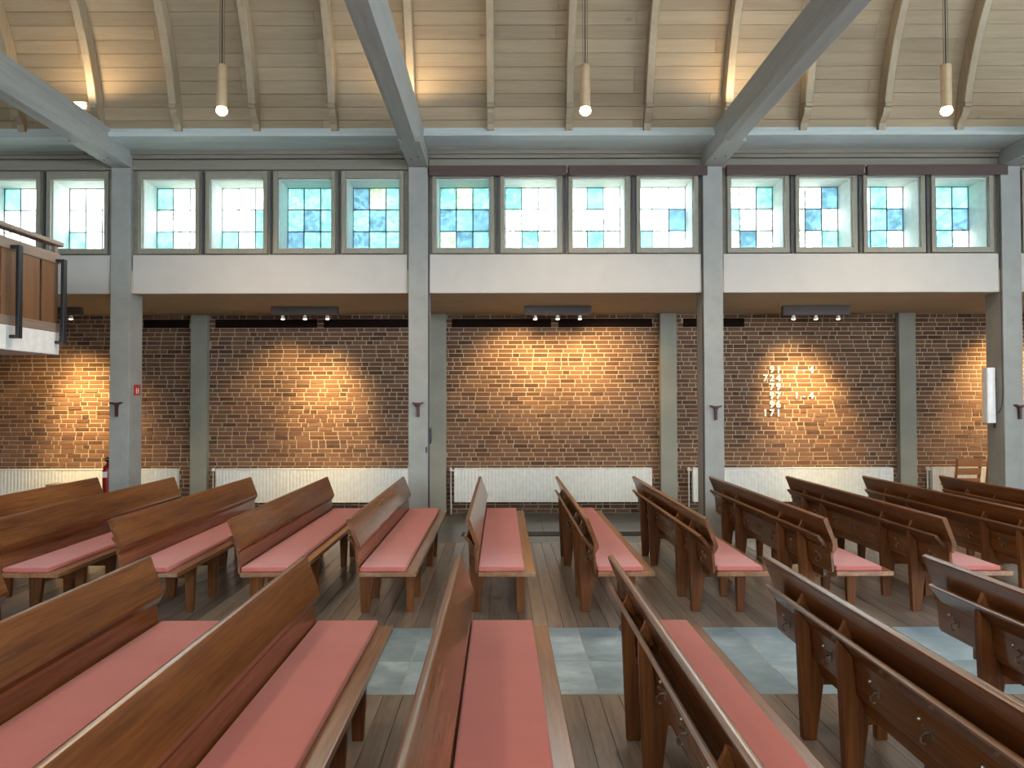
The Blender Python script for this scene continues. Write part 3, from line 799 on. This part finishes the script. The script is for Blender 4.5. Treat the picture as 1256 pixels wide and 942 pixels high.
# ------------------------------------------------------------------ loudspeaker at the right column
xs_ = COLX[4]-.118; y = 9.46
_, zt = P(1216, 451, y); _, zb = P(1216, 519, y)
s = empty('column_loudspeaker', (xs_, y, zb)); tag(s, 'slim white column loudspeaker mounted beside the right column', 'loudspeaker')
h = zt-zb
MB().box(-.135, -.028, -.05, .06, 0, h).build('cabinet', M['white'], s, bevel=.012, seg=3)
MB().box(-.125, -.038, -.054, -.05, .02, h-.02).build('grille', M['white'], s)
MB().box(-.028, 0, -.01, .03, h*.12, h*.2).box(-.028, 0, -.01, .03, h*.75, h*.83).build('mount', M['black'], s)
MB().lathe([(.012,0),(.012,.07)], (-.02,.0,-.055), 10).build('connector', M['black'], s)
o = MB().tube([(COLX[4]-.124, YC+.02, ZB0-.02), (COLX[4]-.124, YC+.02, zb+.35), (COLX[4]-.128, YC+.03, zb+.22), (COLX[4]-.130, YC+.08, zb+.13), (COLX[4]-.135, YC+.14, zb+.14)], .006).build('cable', M['lead'])
tag(o, 'dark cable looping to the loudspeaker at the right column', 'cable')

# ------------------------------------------------------------------ folding chairs by the right radiator
def chair(px, y, label, rz):
    x = PX(px, y, 575); t = empty('folding_chair', (x, y, 0), rz); tag(t, label, 'chair', 'orange wooden chairs by the wall')
    zt = PZ(562.5, y)
    for s in (-1, 1):
        MB().prism([(.02,0),(.055,0),(-.10,zt),(-.135,zt)], s*.165-.012, s*.165+.012, 'x').build('back_upright', M['chair'], t, bevel=.003)
        MB().prism([(-.16,0),(-.195,0),(.12,.46),(.155,.46)], s*.14-.011, s*.14+.011, 'x').build('leg', M['chair'], t, bevel=.003)
    for z0, z1 in ((zt-.115, zt-.002), (zt-.235, zt-.145), (zt-.36, zt-.285)):
        o = MB().box(-.17, .17, -.008, .008, z0, z1).build('back_slat', M['chair'], t, bevel=.003)
        o.location = (0, .02-.155*(z0+z1)/2/zt-.005, 0)
    for k in range(5): MB().box(-.155, .155, -.02+k*.075, .045+k*.075, .44, .458).build('seat_slat', M['chair'], t, bevel=.003)
    MB().box(-.14, .14, -.10, -.08, .12, .15).build('stretcher', M['chair'], t)
chair(1183, 11.12, 'orange wooden slatted folding chair beside the right radiator', 0.0)
chair(1221, 11.12, 'orange wooden folding chair half hidden by the right column', 0.0)
xa, xb = PX(63, 11.2, 590), PX(82, 11.2, 590); z = PZ(592, 11.2)
b = empty('wooden_box', ((xa+xb)/2, 11.2, 0)); tag(b, 'pale brown box peeking over the leftmost far pew', 'box'); h = (xb-xa)/2
MB().box(-h, h, -.12, .12, 0, z-.03).build('body', M['gallery'], b, bevel=.004); MB().box(-h-.01, h+.01, -.13, .13, z-.03, z).build('lid', M['gallery_rail'], b, bevel=.004)

# ------------------------------------------------------------------ gallery at left
YE = 7.62
gx = PX(72.5, YE, 420)
g = empty('gallery', (gx, YE, 0)); tag(g, 'raised wood-panelled gallery with white floor slab at the left edge', 'gallery')
zs0_, zs1_ = PZ(435.5, YE, 72), PZ(408, YE, 72); zp1 = PZ(312, YE, 72)
YN = -4.6
MB().box(XL-gx+.02, 0, YN, 0, zs0_, zs1_).build('floor_slab', M['white'], g, bevel=.006)
yy = 0; k = 0
while yy > YN+.2:
    w = .30
    MB().box(-.030, -.006, yy-w+.018, yy-.018, zs1_+.085, zp1-.10).build('board', M['gallery'], g, bevel=.003); yy -= w; k += 1
MB().box(-.05, .004, YN, 0, zs1_, zs1_+.085).build('bottom_rail', M['gallery_rail'], g, bevel=.004)
MB().box(-.05, .004, YN, 0, zp1-.10, zp1).build('top_rail', M['gallery_rail'], g, bevel=.004)
MB().box(-.045, -.031, YN, 0, zs1_+.085, zp1-.10).build('back_board', M['curtain_rail'], g)
zr = PZ(297.5, YE, 75)
MB().box(-.07, .03, YN, .02, zr-.045, zr).build('handrail', M['gallery_rail'], g, bevel=.01)
for y in (-.06, -.95, -1.05, -1.9, -2.0, -2.9, -3.0): MB().box(-.04, 0, y-.025, y+.025, zp1, zr-.04).build('post', M['gallery_rail'], g)
zb1, zb0 = PZ(318.5, YE-.05, 73), PZ(422, YE-.05, 73)
for y in (-.05, -.75, -1.45, -2.15, -2.85):
    MB().box(.055, .085, y-.03, y+.03, zb0, zb1).box(-.0, .055, y-.03, y+.03, zb1-.03, zb1).box(-.0, .055, y-.03, y+.03, zb0, zb0+.03).build('steel_bracket', M['black'], g, bevel=.003)
# end wall of the gallery (faces away)
MB().box(XL-gx+.02, -.05, -.05, 0, zs1_, zp1).build('end_panel', M['gallery'], g)

# ------------------------------------------------------------------ outdoors seen through the windows
struct(MB().box(-60, 60, 12.4, 80, -.6, -.4).build('ground_outside', M['lawn']), 'lawn outside')
def tree(x, y, h, r, mi, seed, label):
    rg = random.Random(seed)
    t = empty('tree', (x, y, -.4)); tag(t, label, 'tree', 'trees outside the clerestory')
    tr = MB().loft([[( .16*(1-k*.8)*math.cos(a)+.1*math.sin(k*3), .16*(1-k*.8)*math.sin(a), k*h*.85) for a in [i*math.pi/4 for i in range(8)]] for k in (0,.25,.5,.75,1)])
    for i in range(9):
        a = rg.uniform(0, 6.28); z0 = h*rg.uniform(.3,.7); L = r*rg.uniform(.6,1)
        tr.tube([(0,0,z0),(math.cos(a)*L*.5, math.sin(a)*L*.5, z0+L*.35),(math.cos(a)*L, math.sin(a)*L, z0+L*.55)], .035, 5)
    tr.build('trunk', M['bark'], t)
    lf = MB()
    for i in range(26):
        a = rg.uniform(0, 6.28); q = r*math.sqrt(rg.random())*.85; c = Vector((math.cos(a)*q, math.sin(a)*q, h*rg.uniform(.32, 1.0)))
        for j in range(70):
            p = c + Vector((rg.gauss(0,1), rg.gauss(0,1), rg.gauss(0,.8)))*r*.17
            u = Vector((rg.gauss(0,1), rg.gauss(0,1), rg.gauss(0,1))).normalized()*rg.uniform(.06,.13); w = u.cross(Vector((rg.gauss(0,1), rg.gauss(0,1), rg.gauss(0,1)))).normalized()*u.length*.6
            b = len(lf.v); lf.v += [tuple(p-u), tuple(p+w), tuple(p+u), tuple(p-w)]; lf.f.append((b,b+1,b+2,b+3))
    m = bpy.data.meshes.new('foliage'); m.from_pydata(lf.v, [], lf.f); m.materials.append(M['leaf'][mi])
    o = bpy.data.objects.new('foliage', m); C.objects.link(o); o.parent = t
for i, (x, y, h, r, lab) in enumerate(((-4.2, 18.5, 8.2, 1.8, 'leafy tree behind the windows left of the left-centre column'), (-.9, 22.5, 9.6, 1.8, 'leafy tree behind the first window right of the left-centre column'),
        (2.0, 24, 8.6, 1.3, 'slim tree behind the middle bay windows'), (7.3, 20, 9.0, 1.8, 'leafy tree behind the right bay windows'), (11.0, 20.5, 9.2, 2.0, 'leafy tree behind the rightmost windows'), (-9.5, 22, 7.6, 1.5, 'small tree behind the second window bay from left'))):
    tree(x, y, h, r, i % 2, 30+i, lab)
